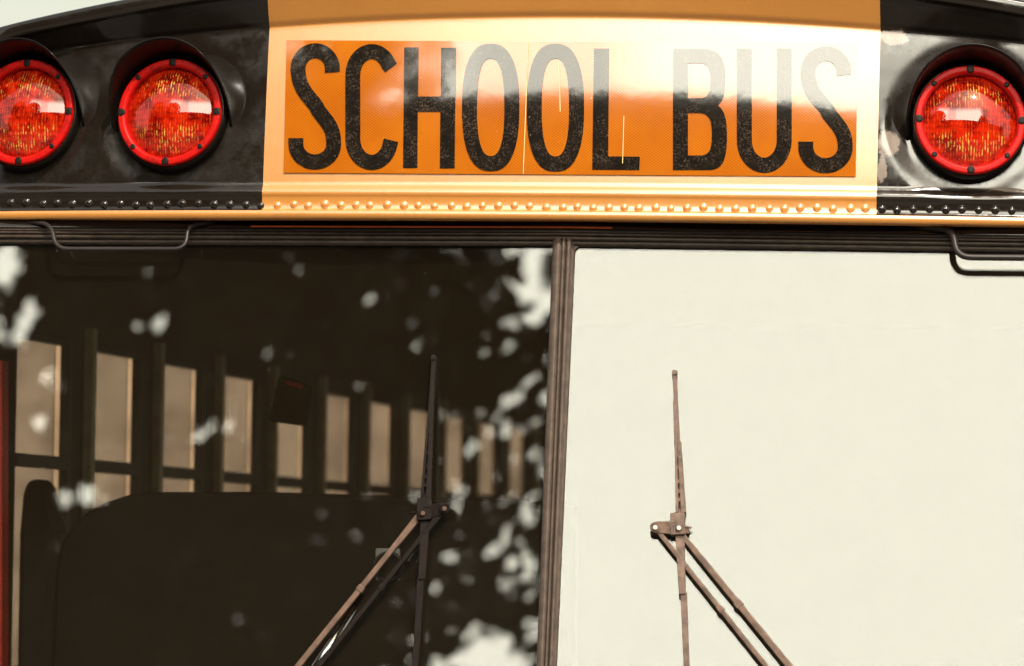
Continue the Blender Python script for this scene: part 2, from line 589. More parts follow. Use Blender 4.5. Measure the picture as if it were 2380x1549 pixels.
def tree(x, y, base_z, rx, rz, cz, count, size, seed, label, thr=0.0):
    r = empty('broadleaf_tree', (x, y, 0), label, 'tree', 'trees in front of the bus')
    mb = MB()
    mb.tube([Vector((0, 0, 0)), Vector((.1, 0, cz * .4)), Vector((-.1, .2, cz * .8)), Vector((0, 0, cz))], [.38, .3, .22, .1], 10)
    for i in range(5):
        a = i * 1.3
        mb.tube([Vector((0, 0, cz * (.5 + .07 * i))), Vector((math.cos(a) * rx * .5, math.sin(a) * rx * .5, cz * (.8 + .05 * i)))], [.14, .05], 8)
    mb.build('trunk', m_bark, r, smooth=True)

    dense = label.startswith('large')

    def fn(rnd):
        q = Vector((rnd.uniform(-1, 1), rnd.uniform(-1, 1), rnd.uniform(-1, 1)))
        if q.length > 1:
            return None
        p = Vector((q.x * rx, q.y * rx * .8, cz + q.z * rz))
        f = noise.noise(Vector((p.x + x, p.y + y, p.z)) * .9) + .5 * noise.noise(Vector((p.x + x, p.y + y, p.z)) * 2.3)
        if dense:
            gx, gz = p.x - p.y * .445, p.z + p.y * .47        # gaps shaped along the mirrored sight line, to set sky dapples in the pane
            for hx, hz, ax, az2, am in ((3.34, 11.80, .34, .26, 2.0), (3.0, 11.6, .3, .1, 2.0), (-.34, 14.74, .12, .17, 2.6), (-.05, 14.42, .07, .08, 2.6), (-.24, 14.2, .17, .06, 2.6),
                                        (.21, 13.9, .12, .06, 2.6), (.12, 13.64, .08, .05, 2.6), (.50, 13.06, .13, .05, 2.8), (.89, 14.33, .07, .045, 2.8), (.62, 14.3, .06, .04, 2.8), (.92, 14.2, .06, .035, 2.8),
                                        (2.46, 14.5, .08, .06, 2.6), (3.55, 14.84, .10, .15, 2.0), (3.60, 14.45, .16, .09, 2.0), (1.39, 13.5, .12, .045, 2.6), (-.15, 11.9, .10, .14, 2.4), (1.9, 14.2, .05, .04, 2.6), (2.7, 14.85, .06, .04, 2.6)):
                g_ = 1.0 if ax > .3 else 1.45
                f -= am * math.exp(-((gx - hx) / (ax * g_)) ** 2 - ((gz - hz) / (az2 * g_)) ** 2)
            f += .5 * max(0, min(1, (3.45 - gx) / .6)) - .03
        if f < thr - .25 * (1 - q.length):
            return None
        return p
    o = bpy.data.objects.new('crown', leaf_mesh('crown', fn, count, size, seed))
    link(o, r)
    return r


def azpos(azl, d):
    return (-d * math.sin(R_(azl)), -d * math.cos(R_(azl)))


tx, ty = azpos(26, 26)
tree(tx, ty, 0, 5.2, 6.5, 12.0, 60000, .13, 3, 'large leafy tree mirrored in the dark half of the windshield', .0)
tx, ty = azpos(46, 24)
tree(tx, ty, 0, 5.0, 6.0, 10.5, 20000, .2, 5, 'broad tree at the far left of the street, mirrored in the black panel', -.1)
tx, ty = azpos(-33, 30)
tree(tx, ty, 0, 3.4, 5.0, 12.0, 9000, .2, 9, 'tree standing on the right of the street, mirrored in the black panel', .0)

# ---------------------------------------------------------------- the bus
bus = empty('school_bus', (0, 4.5, 0), 'yellow school bus front with red warning lamps, sign and split windshield', 'bus')
BUSM = Matrix.Translation((0, -4.5, 0))


def adopt(o):
    """parent to the bus root, keeping world place"""
    o.parent = bus
    o.matrix_parent_inverse = BUSM
    return o


def part(o):
    return adopt(o)


def ycap(x):
    e = max(0.0, abs(x) - .95)
    return x * x / 8.0 + e * e * 4.0


Z432, Z30 = Zc(432), Zc(30)
L0, L1 = math.tan(R_(4.6)), math.tan(R_(10.6))


def leany(z):
    """the panel leans back, a little more towards its top"""
    h = max(0.0, z - Z432)
    H = Z30 - Z432
    return L0 * h + (L1 - L0) * h * h / (2 * H)



def arc_of(z):
    """how strongly the row at height z (on the centre line) bows"""
    zf, zl, z0 = Zc(30), Zc(-61), Zc(405)
    if z <= z0:
        return 0.0
    if z <= zf:
        return .064 * (z - z0) / (zf - z0)
    return .064 + (.109 - .064) * min(1, (z - zf) / (zl - zf))


# rows: (height on the centre line, offset in y)
rows = []
def addrow(py, y):
    rows.append((Zc(py), y))

zf = Zc(30)
yf_ = leany(zf)
rows_up = [(Zc(py), leany(Zc(py))) for py in (432, 405, 370, 330, 290, 250, 210, 170, 130, 97, 70, 48, 38)]
rows_low = [(Zc(514), .022), (Zc(512.5), -.012), (Zc(510), -.016), (Zc(496), -.016), (Zc(493), -.014), (Zc(491.5), -.008),
            (Zc(488), -.006), (Zc(463), -.006), (Zc(458), -.007), (Zc(454), -.009), (Zc(442), -.006), (Zc(436), -.002)]
fold = [(Zc(33), yf_ - .001), (Zc(29), yf_ - .003), (Zc(24), yf_ - .006)]
zl = Zc(-61)
ylip = yf_ - .030
ramp_rows = [(Zc(py), yf_ - .006 - (24 - py) / 85.0 * .024) for py in (0, -25, -50, -58)]
lip = [(zl, ylip - .003), (zl + .003, ylip - .005), (zl + .020, ylip - .005), (zl + .024, ylip - .002), (zl + .028, ylip + .02), (zl + .035, ylip + .25), (zl + .04, ylip + .9)]
PROFILE = rows_low + rows_up + fold + ramp_rows + lip


def fine(rws, step=.006):
    o = []
    for (a, b), (c, d) in zip(rws[:-1], rws[1:]):
        k = max(1, int(math.hypot(c - a, min(abs(d - b), .06)) / step))
        for i in range(k):
            f = i / k
            o.append((a + (c - a) * f, b + (d - b) * f))
    o.append(rws[-1])
    return o


def capy(x, z):
    """front surface of the panel (not the brow) at x, z, for placing things"""
    zc = z
    for _ in range(4):
        zc = z + arc_of(zc) * x * x
    y = leany(zc) if zc > Z432 else -.006
    return ycap(x) + y


lamps_px = [(67, 268), (404, 268), (2252, 286)]
lamp_c = [pt(px, py, capy) for px, py in lamps_px]
HOLE = .078


def sheet(name, xs, rws, m, dish=False, loc=None):
    vs, fs = [], []
    W = len(xs)
    for (z, yo) in rws:
        a = arc_of(z)
        for x in xs:
            p = Vector((x, ycap(x) + yo, z - a * x * x))
            if dish:
                for c in lamp_c:
                    d = math.hypot(p.x - c.x, p.z - c.z)
                    if d < .16 and z < Zc(34):
                        k = (math.cos(math.pi * max(0, min(1, (d - .095) / .05))) + 1) / 2
                        p.y += (.004 if c.x < 0 else .008) * k
            vs.append(p)
    for r in range(len(rws) - 1):
        for i in range(W - 1):
            q = (r * W + i, r * W + i + 1, (r + 1) * W + i + 1, (r + 1) * W + i)
            if dish:
                cx = sum((vs[j] for j in q), Vector()) / 4
                if any(math.hypot(cx.x - c.x, cx.z - c.z) < HOLE for c in lamp_c):
                    continue
            fs.append(q)
    o = mesh_obj(name, vs, fs, m, None, smooth=True, recalc=False)
    o.data.update()
    md = o.modifiers.new('solid', 'SOLIDIFY'); md.thickness = .002; md.offset = -1; md.use_rim = False
    return part(o)


def frange(a, b, n):
    return [a + (b - a) * i / n for i in range(n + 1)]


XL = pt(616, 300, capy).x
XR = pt(2041, 300, capy).x
XE = 1.14
i_split = 3                       # rows of the yellow lip strip under everything
lip_strip = [r for r in PROFILE if r[0] <= Zc(493)]
upper = fine([r for r in PROFILE if r[0] >= Zc(493.01)])
sheet('lower_lip', frange(-XE, XE, 90), lip_strip, m_yel)
sheet('sign_panel', frange(XL, XR, 90), upper, m_yel)
sheet('left_lamp_panel', frange(-XE, XL, 130), upper, m_blk, dish=True)
sc1, sc2, sc3 = pt(2078, 88, capy), pt(2064, 335, capy), pt(2050, 395, capy)
m_blk2 = black_paint('scuffed_black_paint', scuffs=((sc1.x, sc1.z, .026, .013), (sc2.x, sc2.z, .020, .022), (sc3.x, sc3.z, .009, .022)))
sheet('right_lamp_panel', frange(XR, XE, 130), upper, m_blk2, dish=True)


# --- sign plate and lettering
def ysign(x, z):
    return capy(x, z) - .0025


corners = [(666, 94), (1994, 101), (1989, 411), (659, 402)]
vs, fs = [], []
NX, NZ = 80, 20
for j in range(NZ + 1):
    for i in range(NX + 1):
        u, v = i / NX, j / NZ
        px = (corners[0][0] * (1 - u) + corners[1][0] * u) * (1 - v) + (corners[3][0] * (1 - u) + corners[2][0] * u) * v
        py = (corners[0][1] * (1 - u) + corners[1][1] * u) * (1 - v) + (corners[3][1] * (1 - u) + corners[2][1] * u) * v
        vs.append(pt(px, py, ysign))
for j in range(NZ):
    for i in range(NX):
        a = j * (NX + 1) + i
        fs.append((a, a + NX + 1, a + NX + 2, a + 1))
sign = mesh_obj('sign_sheet', vs, fs, m_sign, None, smooth=True, recalc=False)
md = sign.modifiers.new('solid', 'SOLIDIFY'); md.thickness = .0018; md.offset = -1; md.use_rim = False
part(sign)

SH = 18.3  # half stroke, in 2500-wide photo pixels


def ell(cx, cy, rx, ry, a0, a1, n=18):
    return [(cx + rx * math.cos(R_(a0 + (a1 - a0) * i / n)), cy - ry * math.sin(R_(a0 + (a1 - a0) * i / n))) for i in range(n + 1)]


def bez(p0, p1, p2, p3, n=14):
    o = []
    for i in range(n + 1):
        s = i / n
        o.append(tuple((1 - s) ** 3 * a + 3 * (1 - s) ** 2 * s * b_ + 3 * (1 - s) * s * s * c_ + s ** 3 * d for a, b_, c_, d in zip(p0, p1, p2, p3)))
    return o


def stroke(path, hw=SH, cut0=None, cut1=None):
    """outline polygon of a stroked open path; cut: y of a horizontal terminal"""
    l, r = [], []
    k = len(path)
    for i, p in enumerate(path):
        q0, q1 = path[max(0, i - 1)], path[min(k - 1, i + 1)]
        dx, dy = q1[0] - q0[0], q1[1] - q0[1]
        n = math.hypot(dx, dy)
        nx, ny = -dy / n, dx / n
        l.append((p[0] + nx * hw, p[1] + ny * hw))
        r.append((p[0] - nx * hw, p[1] - ny * hw))
    return l + r[::-1]


def dedup(p):
    o = []
    for q in p:
        if not o or math.hypot(q[0] - o[-1][0], q[1] - o[-1][1]) > .4:
            o.append(q)
    return o


def S_path(x0, y0, x1, y1):
    a, b_, c_, d = x0 + SH, x1 - SH, y0 + SH, y1 - SH
    cx = (a + b_) / 2
    r = (b_ - a) / 2
    H = y1 - y0
    top = ell(cx + 1, c_ + r * .98, r - 3, r * .98, -6, 180, 20)                      # terminal right, over the top to the left
    p = [(b_ - 2, y0 + H * .230)] + top
    e = p[-1]
    p += bez(e, (e[0] + 2, y0 + H * .40), (cx - 2, y0 + H * .44), (cx + 8, y0 + H * .53))[1:]
    f_ = p[-1]
    p += bez(f_, (cx + 30, y0 + H * .63), (b_ + 1, y0 + H * .66), (b_ + 1, y0 + H * .80))[1:]
    bot = ell(cx, d - r * .95, r + 1, r * .95, 0, -180, 20)
    p += bot[1:] + [(a - 1, y0 + H * .752)]
    return dedup(p)


def C_path(x0, y0, x1, y1):
    a, b_, c_, d = x0 + SH, x1 - SH, y0 + SH, y1 - SH
    cx = (a + b_) / 2
    r = (b_ - a) / 2
    p = [(b_ + 1, y0 + (y1 - y0) * .19)] + ell(cx, c_ + r * 1.25, r, r * 1.25, 26, 180, 20)
    p += ell(cx, d - r * 1.25, r, r * 1.25, 180, 336, 20)
    p += [(b_ + 1, y0 + (y1 - y0) * .765)]
    return dedup(p)


def rect(x0, y0, x1, y1, sk=0):
    return [(x0 + sk, y0), (x1 + sk, y0), (x1 - sk, y1), (x0 - sk, y1)]


def O_out(x0, y0, x1, y1, e=1.7):
    cx, cy = (x0 + x1) / 2, (y0 + y1) / 2
    rx, ry = (x1 - x0) / 2, (y1 - y0) / 2
    o = []
    for i in range(64):
        a = 2 * math.pi * i / 64
        c_, s_ = math.cos(a), math.sin(a)
        ex = 2 / 2.5
        o.append((cx + rx * math.copysign(abs(c_) ** ex, c_), cy - ry * math.copysign(abs(s_) ** ex, s_)))
    return o


def O_pair(x0, y0, x1, y1):
    w_ = SH * 2
    return [O_out(x0, y0, x1, y1), O_out(x0 + w_, y0 + w_, x1 - w_, y1 - w_)]


def U_path(x0, y0, x1, y1):
    a, b_, d = x0 + SH, x1 - SH, y1 - SH
    cx = (a + b_) / 2
    r = (b_ - a) / 2
    return dedup([(a, y0), (a, (y0 + d) / 2)] + ell(cx, d - r * 1.25, r, r * 1.25, 180, 360, 24) + [(b_, (y0 + d) / 2), (b_, y0)])


def B_polys(x0, y0, x1, y1):
    ym = y0 + 137
    w_ = SH * 2
    xo = x1 - 4
    outer = [(x0, y0)] + [(x0 + 70, y0)] + bez((x0 + 78, y0), (xo - 14, y0 + 2), (xo, y0 + 26), (xo, y0 + 62), 12)
    outer += bez((xo, y0 + 62), (xo, y0 + 110), (xo - 3, y0 + 122), (xo - 18, ym + 1), 10)[1:]
    outer += bez((xo - 18, ym + 1), (x1 - 4, ym + 14), (x1, ym + 40), (x1, ym + 75), 10)[1:]
    outer += bez((x1, ym + 75), (x1, y1 - 25), (x1 - 10, y1), (x0 + 88, y1), 14)[1:] + [(x0, y1)]
    hx = x0 + w_
    h1 = [(hx, y0 + 35), (x0 + 62, y0 + 35)] + bez((x0 + 66, y0 + 35), (xo - 44, y0 + 36), (xo - 37, y0 + 48), (xo - 37, y0 + 75), 8)
    h1 += bez((xo - 37, y0 + 75), (xo - 37, y0 + 108), (xo - 42, y0 + 120), (x0 + 64, y0 + 120), 8)[1:] + [(hx, y0 + 120)]
    h2 = [(hx, y0 + 156), (x0 + 62, y0 + 156)] + bez((x0 + 66, y0 + 156), (x1 - 42, y0 + 157), (x1 - 37, y0 + 178), (x1 - 37, y0 + 205), 8)
    h2 += bez((x1 - 37, y0 + 205), (x1 - 37, y1 - 48), (x1 - 42, y1 - 35), (x0 + 64, y1 - 35), 8)[1:] + [(hx, y1 - 35)]
    return [outer, dedup(h1), dedup(h2)]


H_poly = [(987, 116), (1022, 116), (1021, 236), (1076, 236), (1077, 117), (1113, 117), (1110, 411), (1074, 411), (1075, 273), (1020, 273), (1019, 410), (984, 410)]
L_poly = [(1450, 119), (1487, 119), (1485, 382), (1562, 383), (1561, 415), (1446, 414)]
letters = [
    [stroke(S_path(705, 106, 832, 414))],
    [stroke(C_path(843, 108, 972, 415))],
    [H_poly],
    O_pair(1128, 107, 1268, 418),
    O_pair(1286, 107, 1426, 419),
    [L_poly],
    B_polys(1643, 120, 1775, 415),
    [stroke(U_path(1799, 119, 1933, 422))],
    [stroke(S_path(1950, 113, 2081, 423))],
]
letter_objs = []
for polys in letters:
    cu = bpy.data.curves.new('letter', 'CURVE')
    cu.dimensions = '2D'
    cu.fill_mode = 'BOTH'
    for pl in polys:
        spn = cu.splines.new('POLY')
        pl = dedup(pl)
        spn.points.add(len(pl) - 1)
        for i, q in enumerate(pl):
            spn.points[i].co = (q[0] / 100, -q[1] / 100, 0, 1)
        spn.use_cyclic_u = True
    co = bpy.data.objects.new('tmp', cu)
    COL.objects.link(co)
    bpy.context.view_layer.update()
    dg = bpy.context.evaluated_depsgraph_get()
    me = bpy.data.meshes.new_from_object(co.evaluated_get(dg))
    bpy.data.objects.remove(co)
    bm = bmesh.new(); bm.from_mesh(me)
    bmesh.ops.remove_doubles(bm, verts=bm.verts, dist=.0005)
    bmesh.ops.triangulate(bm, faces=bm.faces)
    for _ in range(6):
        long_e = [e for e in bm.edges if e.calc_length() > .085]
        if not long_e:
            break
        bmesh.ops.subdivide_edges(bm, edges=long_e, cuts=1)
        bmesh.ops.triangulate(bm, faces=bm.faces)
    bm.to_mesh(me); bm.free()
    for vtx in me.vertices:
        vtx.co = pt(vtx.co.x * 100 * .952, -vtx.co.y * 100 * .952, lambda x, z: capy(x, z) - .0038)
    me.materials.clear()
    me.materials.append(m_let)
    bm = bmesh.new(); bm.from_mesh(me)
    bmesh.ops.remove_doubles(bm, verts=bm.verts, dist=.00002)
    bmesh.ops.recalc_face_normals(bm, faces=bm.faces)
    if sum(f.normal.y for f in bm.faces) > 0:
        bmesh.ops.reverse_faces(bm, faces=bm.faces)
    bm.to_mesh(me); bm.free()
    for p in me.polygons:
        p.use_smooth = True
    nl = []
    for vtx in me.vertices:                   # true surface normals of the curved panel
        e_ = .002
        gx = (capy(vtx.co.x + e_, vtx.co.z) - capy(vtx.co.x - e_, vtx.co.z)) / (2 * e_)
        gz = (capy(vtx.co.x, vtx.co.z + e_) - capy(vtx.co.x, vtx.co.z - e_)) / (2 * e_)
        nl.append(Vector((gx, -1, gz)).normalized())
    me.normals_split_custom_set_from_vertices(nl)
    o = bpy.data.objects.new('letter', me)
    COL.objects.link(o)
    o.parent = sign
    letter_objs.append(o)

# seams of the sheet where two pieces of film meet
def seam(px0, py0, px1, py1, wpx=1.6):
    vs = []
    for i in range(13):
        f = i / 12
        px, py = px0 + (px1 - px0) * f, py0 + (py1 - py0) * f
        for s_ in (-1, 1):
            vs.append(pt(px + s_ * wpx / 2, py, lambda x, z: capy(x, z) - .0044))
    fs = [(2 * i, 2 * i + 1, 2 * i + 3, 2 * i + 2) for i in range(12)]
    o = mesh_obj('film_seam', vs, fs, m_seam, None)
    o.parent = sign
m_seam = simple('pale_film_edge', (.9, .62, .25), .4)
seam(1228, 98, 1216, 405)
seam(1450, 270, 1447, 380, 1.5)
seam(1299, 145, 1302, 260, 2.0)

# --- rivets
bm = bmesh.new()
RR = .0062
prof = [(RR * 1.15, 0), (RR, .0012), (RR * .92, .0026), (RR * .7, .0042), (RR * .38, .0052), (0, .0056)]
SEG = 20
rings = []
for r, h_ in prof[:-1]:
    rings.append([bm.verts.new((r * math.cos(2 * math.pi * k / SEG), -h_, r * math.sin(2 * math.pi * k / SEG))) for k in range(SEG)])
tip = bm.verts.new((0, -prof[-1][1], 0))
for a_, b_ in zip(rings[:-1], rings[1:]):
    for k in range(SEG):
        bm.faces.new((a_[k], a_[(k + 1) % SEG], b_[(k + 1) % SEG], b_[k]))
for k in range(SEG):
    bm.faces.new((rings[-1][k], rings[-1][(k + 1) % SEG], tip))
bmesh.ops.recalc_face_normals(bm, faces=bm.faces)
rm_y = bpy.data.meshes.new('rivet_yellow'); bm.to_mesh(rm_y); bm.free()
for p in rm_y.polygons:
    p.use_smooth = True
rm_y.materials.append(m_yel)
rm_b = rm_y.copy(); rm_b.materials.clear(); rm_b.materials.append(m_blk)
riv = []
for cx in (65, 160, 262, 350, 440, 540, 635, 733, 828, 915, 1018, 1110, 1210, 1305, 1400, 1500, 1590):
    riv.append((cx / 2.4986 * .952, 0))
for cx in (143, 243, 330, 432, 530, 622, 705, 812, 915, 1000, 1100, 1205, 1297, 1393, 1490, 1588, 1680, 1783, 1885, 1972):
    riv.append(((620 + cx / 2.4988) * .952, 1))
for cx in (370, 465, 560, 648, 752, 843, 942, 1042, 1140, 1238, 1340, 1445, 1537, 1632, 1735, 1833, 1940, 2030):
    riv.append(((1300 + cx / 2.499) * .952, 1))
for cx in (228, 310, 397, 485, 573, 660, 750, 840, 930):
    riv.append(((2050 + cx / 2.2133) * .952, 0))
rr = random.Random(4)
for px, yel in riv:
    py = 472.5 + (px - 20) * .0072 + rr.uniform(-2.5, 2.5)
    p = pt(px, py, lambda x, z: ycap(x) - .006)
    o = bpy.data.objects.new('rivet', rm_y if yel else rm_b)
    o.location = p + Vector((0, .0002, 0))
    o.rotation_euler = (0, rr.uniform(0, 6), math.atan(-p.x / 4))
    o.rotation_euler = (0, 0, math.atan(p.x / 4))
    k_ = rr.uniform(.92, 1.08); o.scale = (k_, rr.uniform(.6, .85), k_)
    COL.objects.link(o)
    o.parent = bus; o.matrix_parent_inverse = BUSM

# --- warning lamps
def lamp(c):
    nrm_x = c.x / 4.0
    n = Vector((nrm_x * 1.0, -1, 0)).normalized()
    n = (n + Vector((0, 0, math.tan(R_(9))))).normalized()
    sx_ = Vector((0, 0, 1)).cross(n).normalized() * -1     # image-right
    sx_ = n.cross(Vector((0, 0, 1))).normalized() * -1
    if sx_.x < 0:
        sx_ = -sx_
    uz_ = sx_.cross(n).normalized()
    if uz_.z < 0:
        uz_ = -uz_
    # local frame: X right, Z up, Y into the bus
    rot = Matrix(((sx_.x, -n.x, uz_.x), (sx_.y, -n.y, uz_.y), (sx_.z, -n.z, uz_.z))).to_4x4()
    body = lathe('warning_lamp', [(.0955, .016), (.0955, -.010), (.093, -.014), (.0905, -.016), (.0905, .0)], m_hood)
    part(body)
    body.matrix_world = Matrix.Translation(c) @ rot
    kids = []
    ring = lathe('ring', [(.0905, .004), (.0905, -.020), (.0895, -.023), (.0870, -.0245), (.0845, -.0235), (.0825, -.0245), (.0800, -.0235), (.0775, -.022), (.0765, -.018), (.0765, -.008)], m_ring, seg=96)
    kids.append(ring)
    lens_p = [(.0765, -.010)] + [(.0765 * math.sin(a) / math.sin(.62), -.010 - .021 * (math.cos(a) - math.cos(.62)) / (1 - math.cos(.62))) for a in [(.62 * (1 - i / 14)) for i in range(1, 14)]] + [(0, -.031)]
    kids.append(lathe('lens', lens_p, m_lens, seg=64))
    bowl_p = [(.0765, -.006)] + [(.0765 * (1 - i / 12), -.006 + .045 * (1 - (1 - i / 12) ** 2)) for i in range(1, 12)] + [(0, .039)]
    kids.append(lathe('reflector', bowl_p, m_bowl, seg=64))
    for k in range(8):
        a = k * math.pi / 4
        big = k % 2 == 0
        r_ = .0835
        p = Vector((math.cos(a) * r_, -.023, math.sin(a) * r_))
        mb = MB()
        rad = .0062 if big else .0045
        mb.tube([p + Vector((0, .006, 0)), p + Vector((0, -.0022, 0)), p + Vector((0, -.003, 0))], [rad, rad, rad * .6], 14)
        if big:   # notch running out to the rim
            q = Vector((math.cos(a) * .0895, -.0215, math.sin(a) * .0895))
            mb.bar(p, q, .0105, .012, .006)
        kids.append(mb.build('screw', m_screw, None, smooth=False))
    # hood: flaring half shell, longest at the top
    vs, fs = [], []
    A0, A1, NA, NR = -12, 196, 72, 10
    for i in range(NA + 1):
        a = R_(A0 + (A1 - A0) * i / NA)
        tt = math.sin(math.pi * i / NA)
        ln = .082 * min(1, tt * 1.25) ** .8 + .004
        for j in range(NR + 1):
            f = j / NR
            r_ = .0965 + .0075 * f * f
            vs.append(Vector((math.cos(a) * r_, .012 - ln * f, math.sin(a) * r_ + .010 * f * max(0, math.sin(a)))))
    for i in range(NA):
        for j in range(NR):
            q = i * (NR + 1) + j
            fs.append((q, q + 1, q + NR + 2, q + NR + 1))
    hd = mesh_obj('hood', vs, fs, m_hood, None, smooth=True)
    md = hd.modifiers.new('solid', 'SOLIDIFY'); md.thickness = .0022; md.offset = 0
    kids.append(hd)
    for k in kids:
        k.parent = body
    return body


def lathe(name, prof_, m, seg=64):
    vs, fs = [], []
    closed_tip = prof_[-1][0] == 0
    pr = prof_[:-1] if closed_tip else prof_
    for r_, y_ in pr:
        for k in range(seg):
            a = 2 * math.pi * k / seg
            vs.append((r_ * math.cos(a), y_, r_ * math.sin(a)))
    for i in range(len(pr) - 1):
        for k in range(seg):
            a = i * seg + k; b_ = i * seg + (k + 1) % seg
            fs.append((a, a + seg, b_ + seg, b_))
    if closed_tip:
        vs.append((0, prof_[-1][1], 0))
        base = (len(pr) - 1) * seg
        for k in range(seg):
            fs.append((base + k, len(vs) - 1, base + (k + 1) % seg))
    return mesh_obj(name, vs, fs, m, None, smooth=True)


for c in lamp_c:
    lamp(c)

# --- windshield
TV = math.tan(R_(5)); TL = math.tan(R_(12))
ZT = Zc(570)


def ypane(x, z):
    return .030 + abs(x) * TV + (z - ZT) * TL


def pane(x0, x1, name):
    z0, z1 = 1.45, ZT + .03
    vs = []
    for d in (0, .005):
        for x, z in ((x0, z0), (x1, z0), (x1, z1), (x0, z1)):
            vs.append((x, ypane(x, z) + d, z))
    return part(mesh_obj(name, vs, [(0, 1, 2, 3), (7, 6, 5, 4), (0, 4, 5, 1), (1, 5, 6, 2), (2, 6, 7, 3), (3, 7, 4, 0)], m_glass, None))


pane(-1.12, -.006, 'windshield_pane')
pane(.006, 1.12, 'windshield_pane')

# header above the glass, gasket, centre post
def strip_rows(name, x0, x1, rws, m, n=80, thick=.003):
    """rows (py, offset before the glass)"""
    vs, fs = [], []
    xs = frange(x0, x1, n)
    if x0 < 0 < x1:
        xs = sorted(set(xs + [0.0]))
    for py, off in rws:
        z = Zc(py, -.0)
        for x in xs:
            vs.append(Vector((x, ypane(x, z) - off, z)))
    W = len(xs)
    for r in range(len(rws) - 1):
        for i in range(W - 1):
            fs.append((r * W + i, r * W + i + 1, (r + 1) * W + i + 1, (r + 1) * W + i))
    o = mesh_obj(name, vs, fs, m, None, smooth=True, recalc=False)
    md = o.modifiers.new('solid', 'SOLIDIFY'); md.thickness = thick; md.offset = -1
    return part(o)


strip_rows('header', -1.12, 1.12, [(540, .018), (528, .018), (520, .016), (505, .012)], m_blk)  # yellow header painted black to stand for its deep shade
strip_rows('drip_trim', -.53, .075, [(529.5, .0185), (529, .023), (525.5, .024), (525, .0185)], m_trim)
strip_rows('windshield_gasket', -1.12, 1.12,
           [(571, .001), (570, .008), (566, .012), (562, .0125), (560, .010), (558, .0125), (556, .017), (551, .018), (549, .0165), (548, .012), (547, .0165), (544, .019), (541, .0185), (540, .014), (539, .0185), (536, .019), (534, .016)], m_rubber_shade)

px_t = [(1284, .001), (1286, .009), (1290, .013), (1298, .016), (1304, .016), (1306.5, .010), (1308, .010), (1310, .017), (1313, .020), (1316, .017), (1317.5, .009), (1319, .009),
        (1321, .018), (1327, .019), (1330, .015), (1331, .009), (1334, .009), (1337, .006), (1338, .001)]
vs, fs = [], []
xc = pt(1311, 570, .03).x
zs = frange(1.45, ZT + .012, 60)
for z in zs:
    f = (ZT - z) / (ZT - 1.83)
    sc_ = 1 - .13 * f
    for px, off in px_t:
        x = (px - 1311) * .000705 * sc_
        vs.append(Vector((xc + x, ypane(0, z) + .0 - off * 1.1, z)))
W = len(px_t)
for r in range(len(zs) - 1):
    for i in range(W - 1):
        fs.append((r * W + i, r * W + i + 1, (r + 1) * W + i + 1, (r + 1) * W + i))
o = mesh_obj('centre_post', vs, fs, m_rubber, None, smooth=True, recalc=False)
md = o.modifiers.new('solid', 'SOLIDIFY'); md.thickness = .003; md.offset = -1
part(o)

# rounded rubber corner of the bright pane
cpts = [pt(1334, 565, ypane)] + [pt(1336 + 18 * (1 - math.cos(a)), 572 + 20 * (1 - math.sin(a)), ypane) for a in frange(0, math.pi / 2, 8)]
cpts = [p + Vector((0, -.007, 0)) for p in cpts]
n_ = len(cpts)
back = [p + Vector((0, .006, 0)) for p in cpts]
o = mesh_obj('gasket_corner', cpts + back, [tuple(range(n_)), tuple(range(n_, 2 * n_))[::-1]] + [(i, (i + 1) % n_, n_ + (i + 1) % n_, n_ + i) for i in range(n_)], m_rubber, None)
part(o)

# --- tube hooks below the brow
def smoothpath(pts, n=8, rad=.3):
    o = []
    for i, p in enumerate(pts):
        if i == 0 or i == len(pts) - 1:
            o.append(p); continue
        a, b_ = pts[i - 1], pts[i + 1]
        d0 = min(rad, (p - a).length * .45); d1 = min(rad, (b_ - p).length * .45)
        s_ = p + (a - p).normalized() * d0
        e_ = p + (b_ - p).normalized() * d1
        for k in range(n + 1):
            f = k / n
            o.append(s_ * (1 - f) ** 2 + p * 2 * f * (1 - f) + e_ * f * f)
    return o


def yo(off):
    return lambda x, z: ypane(x, z) - off


pts = [pt(60, 516, yo(.012)), pt(119, 521, yo(.035)), pt(130, 579, yo(.045)), pt(432, 579, yo(.045)), pt(437, 522, yo(.035)), pt(500, 517, yo(.012))]
mb = MB(); mb.tube(smoothpath(pts, 8, .022), .0036, 12); part(mb.build('mirror_hook', m_tube, None, smooth=True))
pts = [pt(2130, 529, yo(.012)), pt(2214, 532, yo(.035)), pt(2224, 598, yo(.050)), pt(2600, 601, yo(.050)), pt(2640, 540, yo(.035))]
mb = MB(); mb.tube(smoothpath(pts, 8, .024), .0056, 14); part(mb.build('mirror_hook', m_tube, None, smooth=True))


# --- wipers
def P(px, py, off):
    return pt(px, py, yo(off))


PXM = .0007


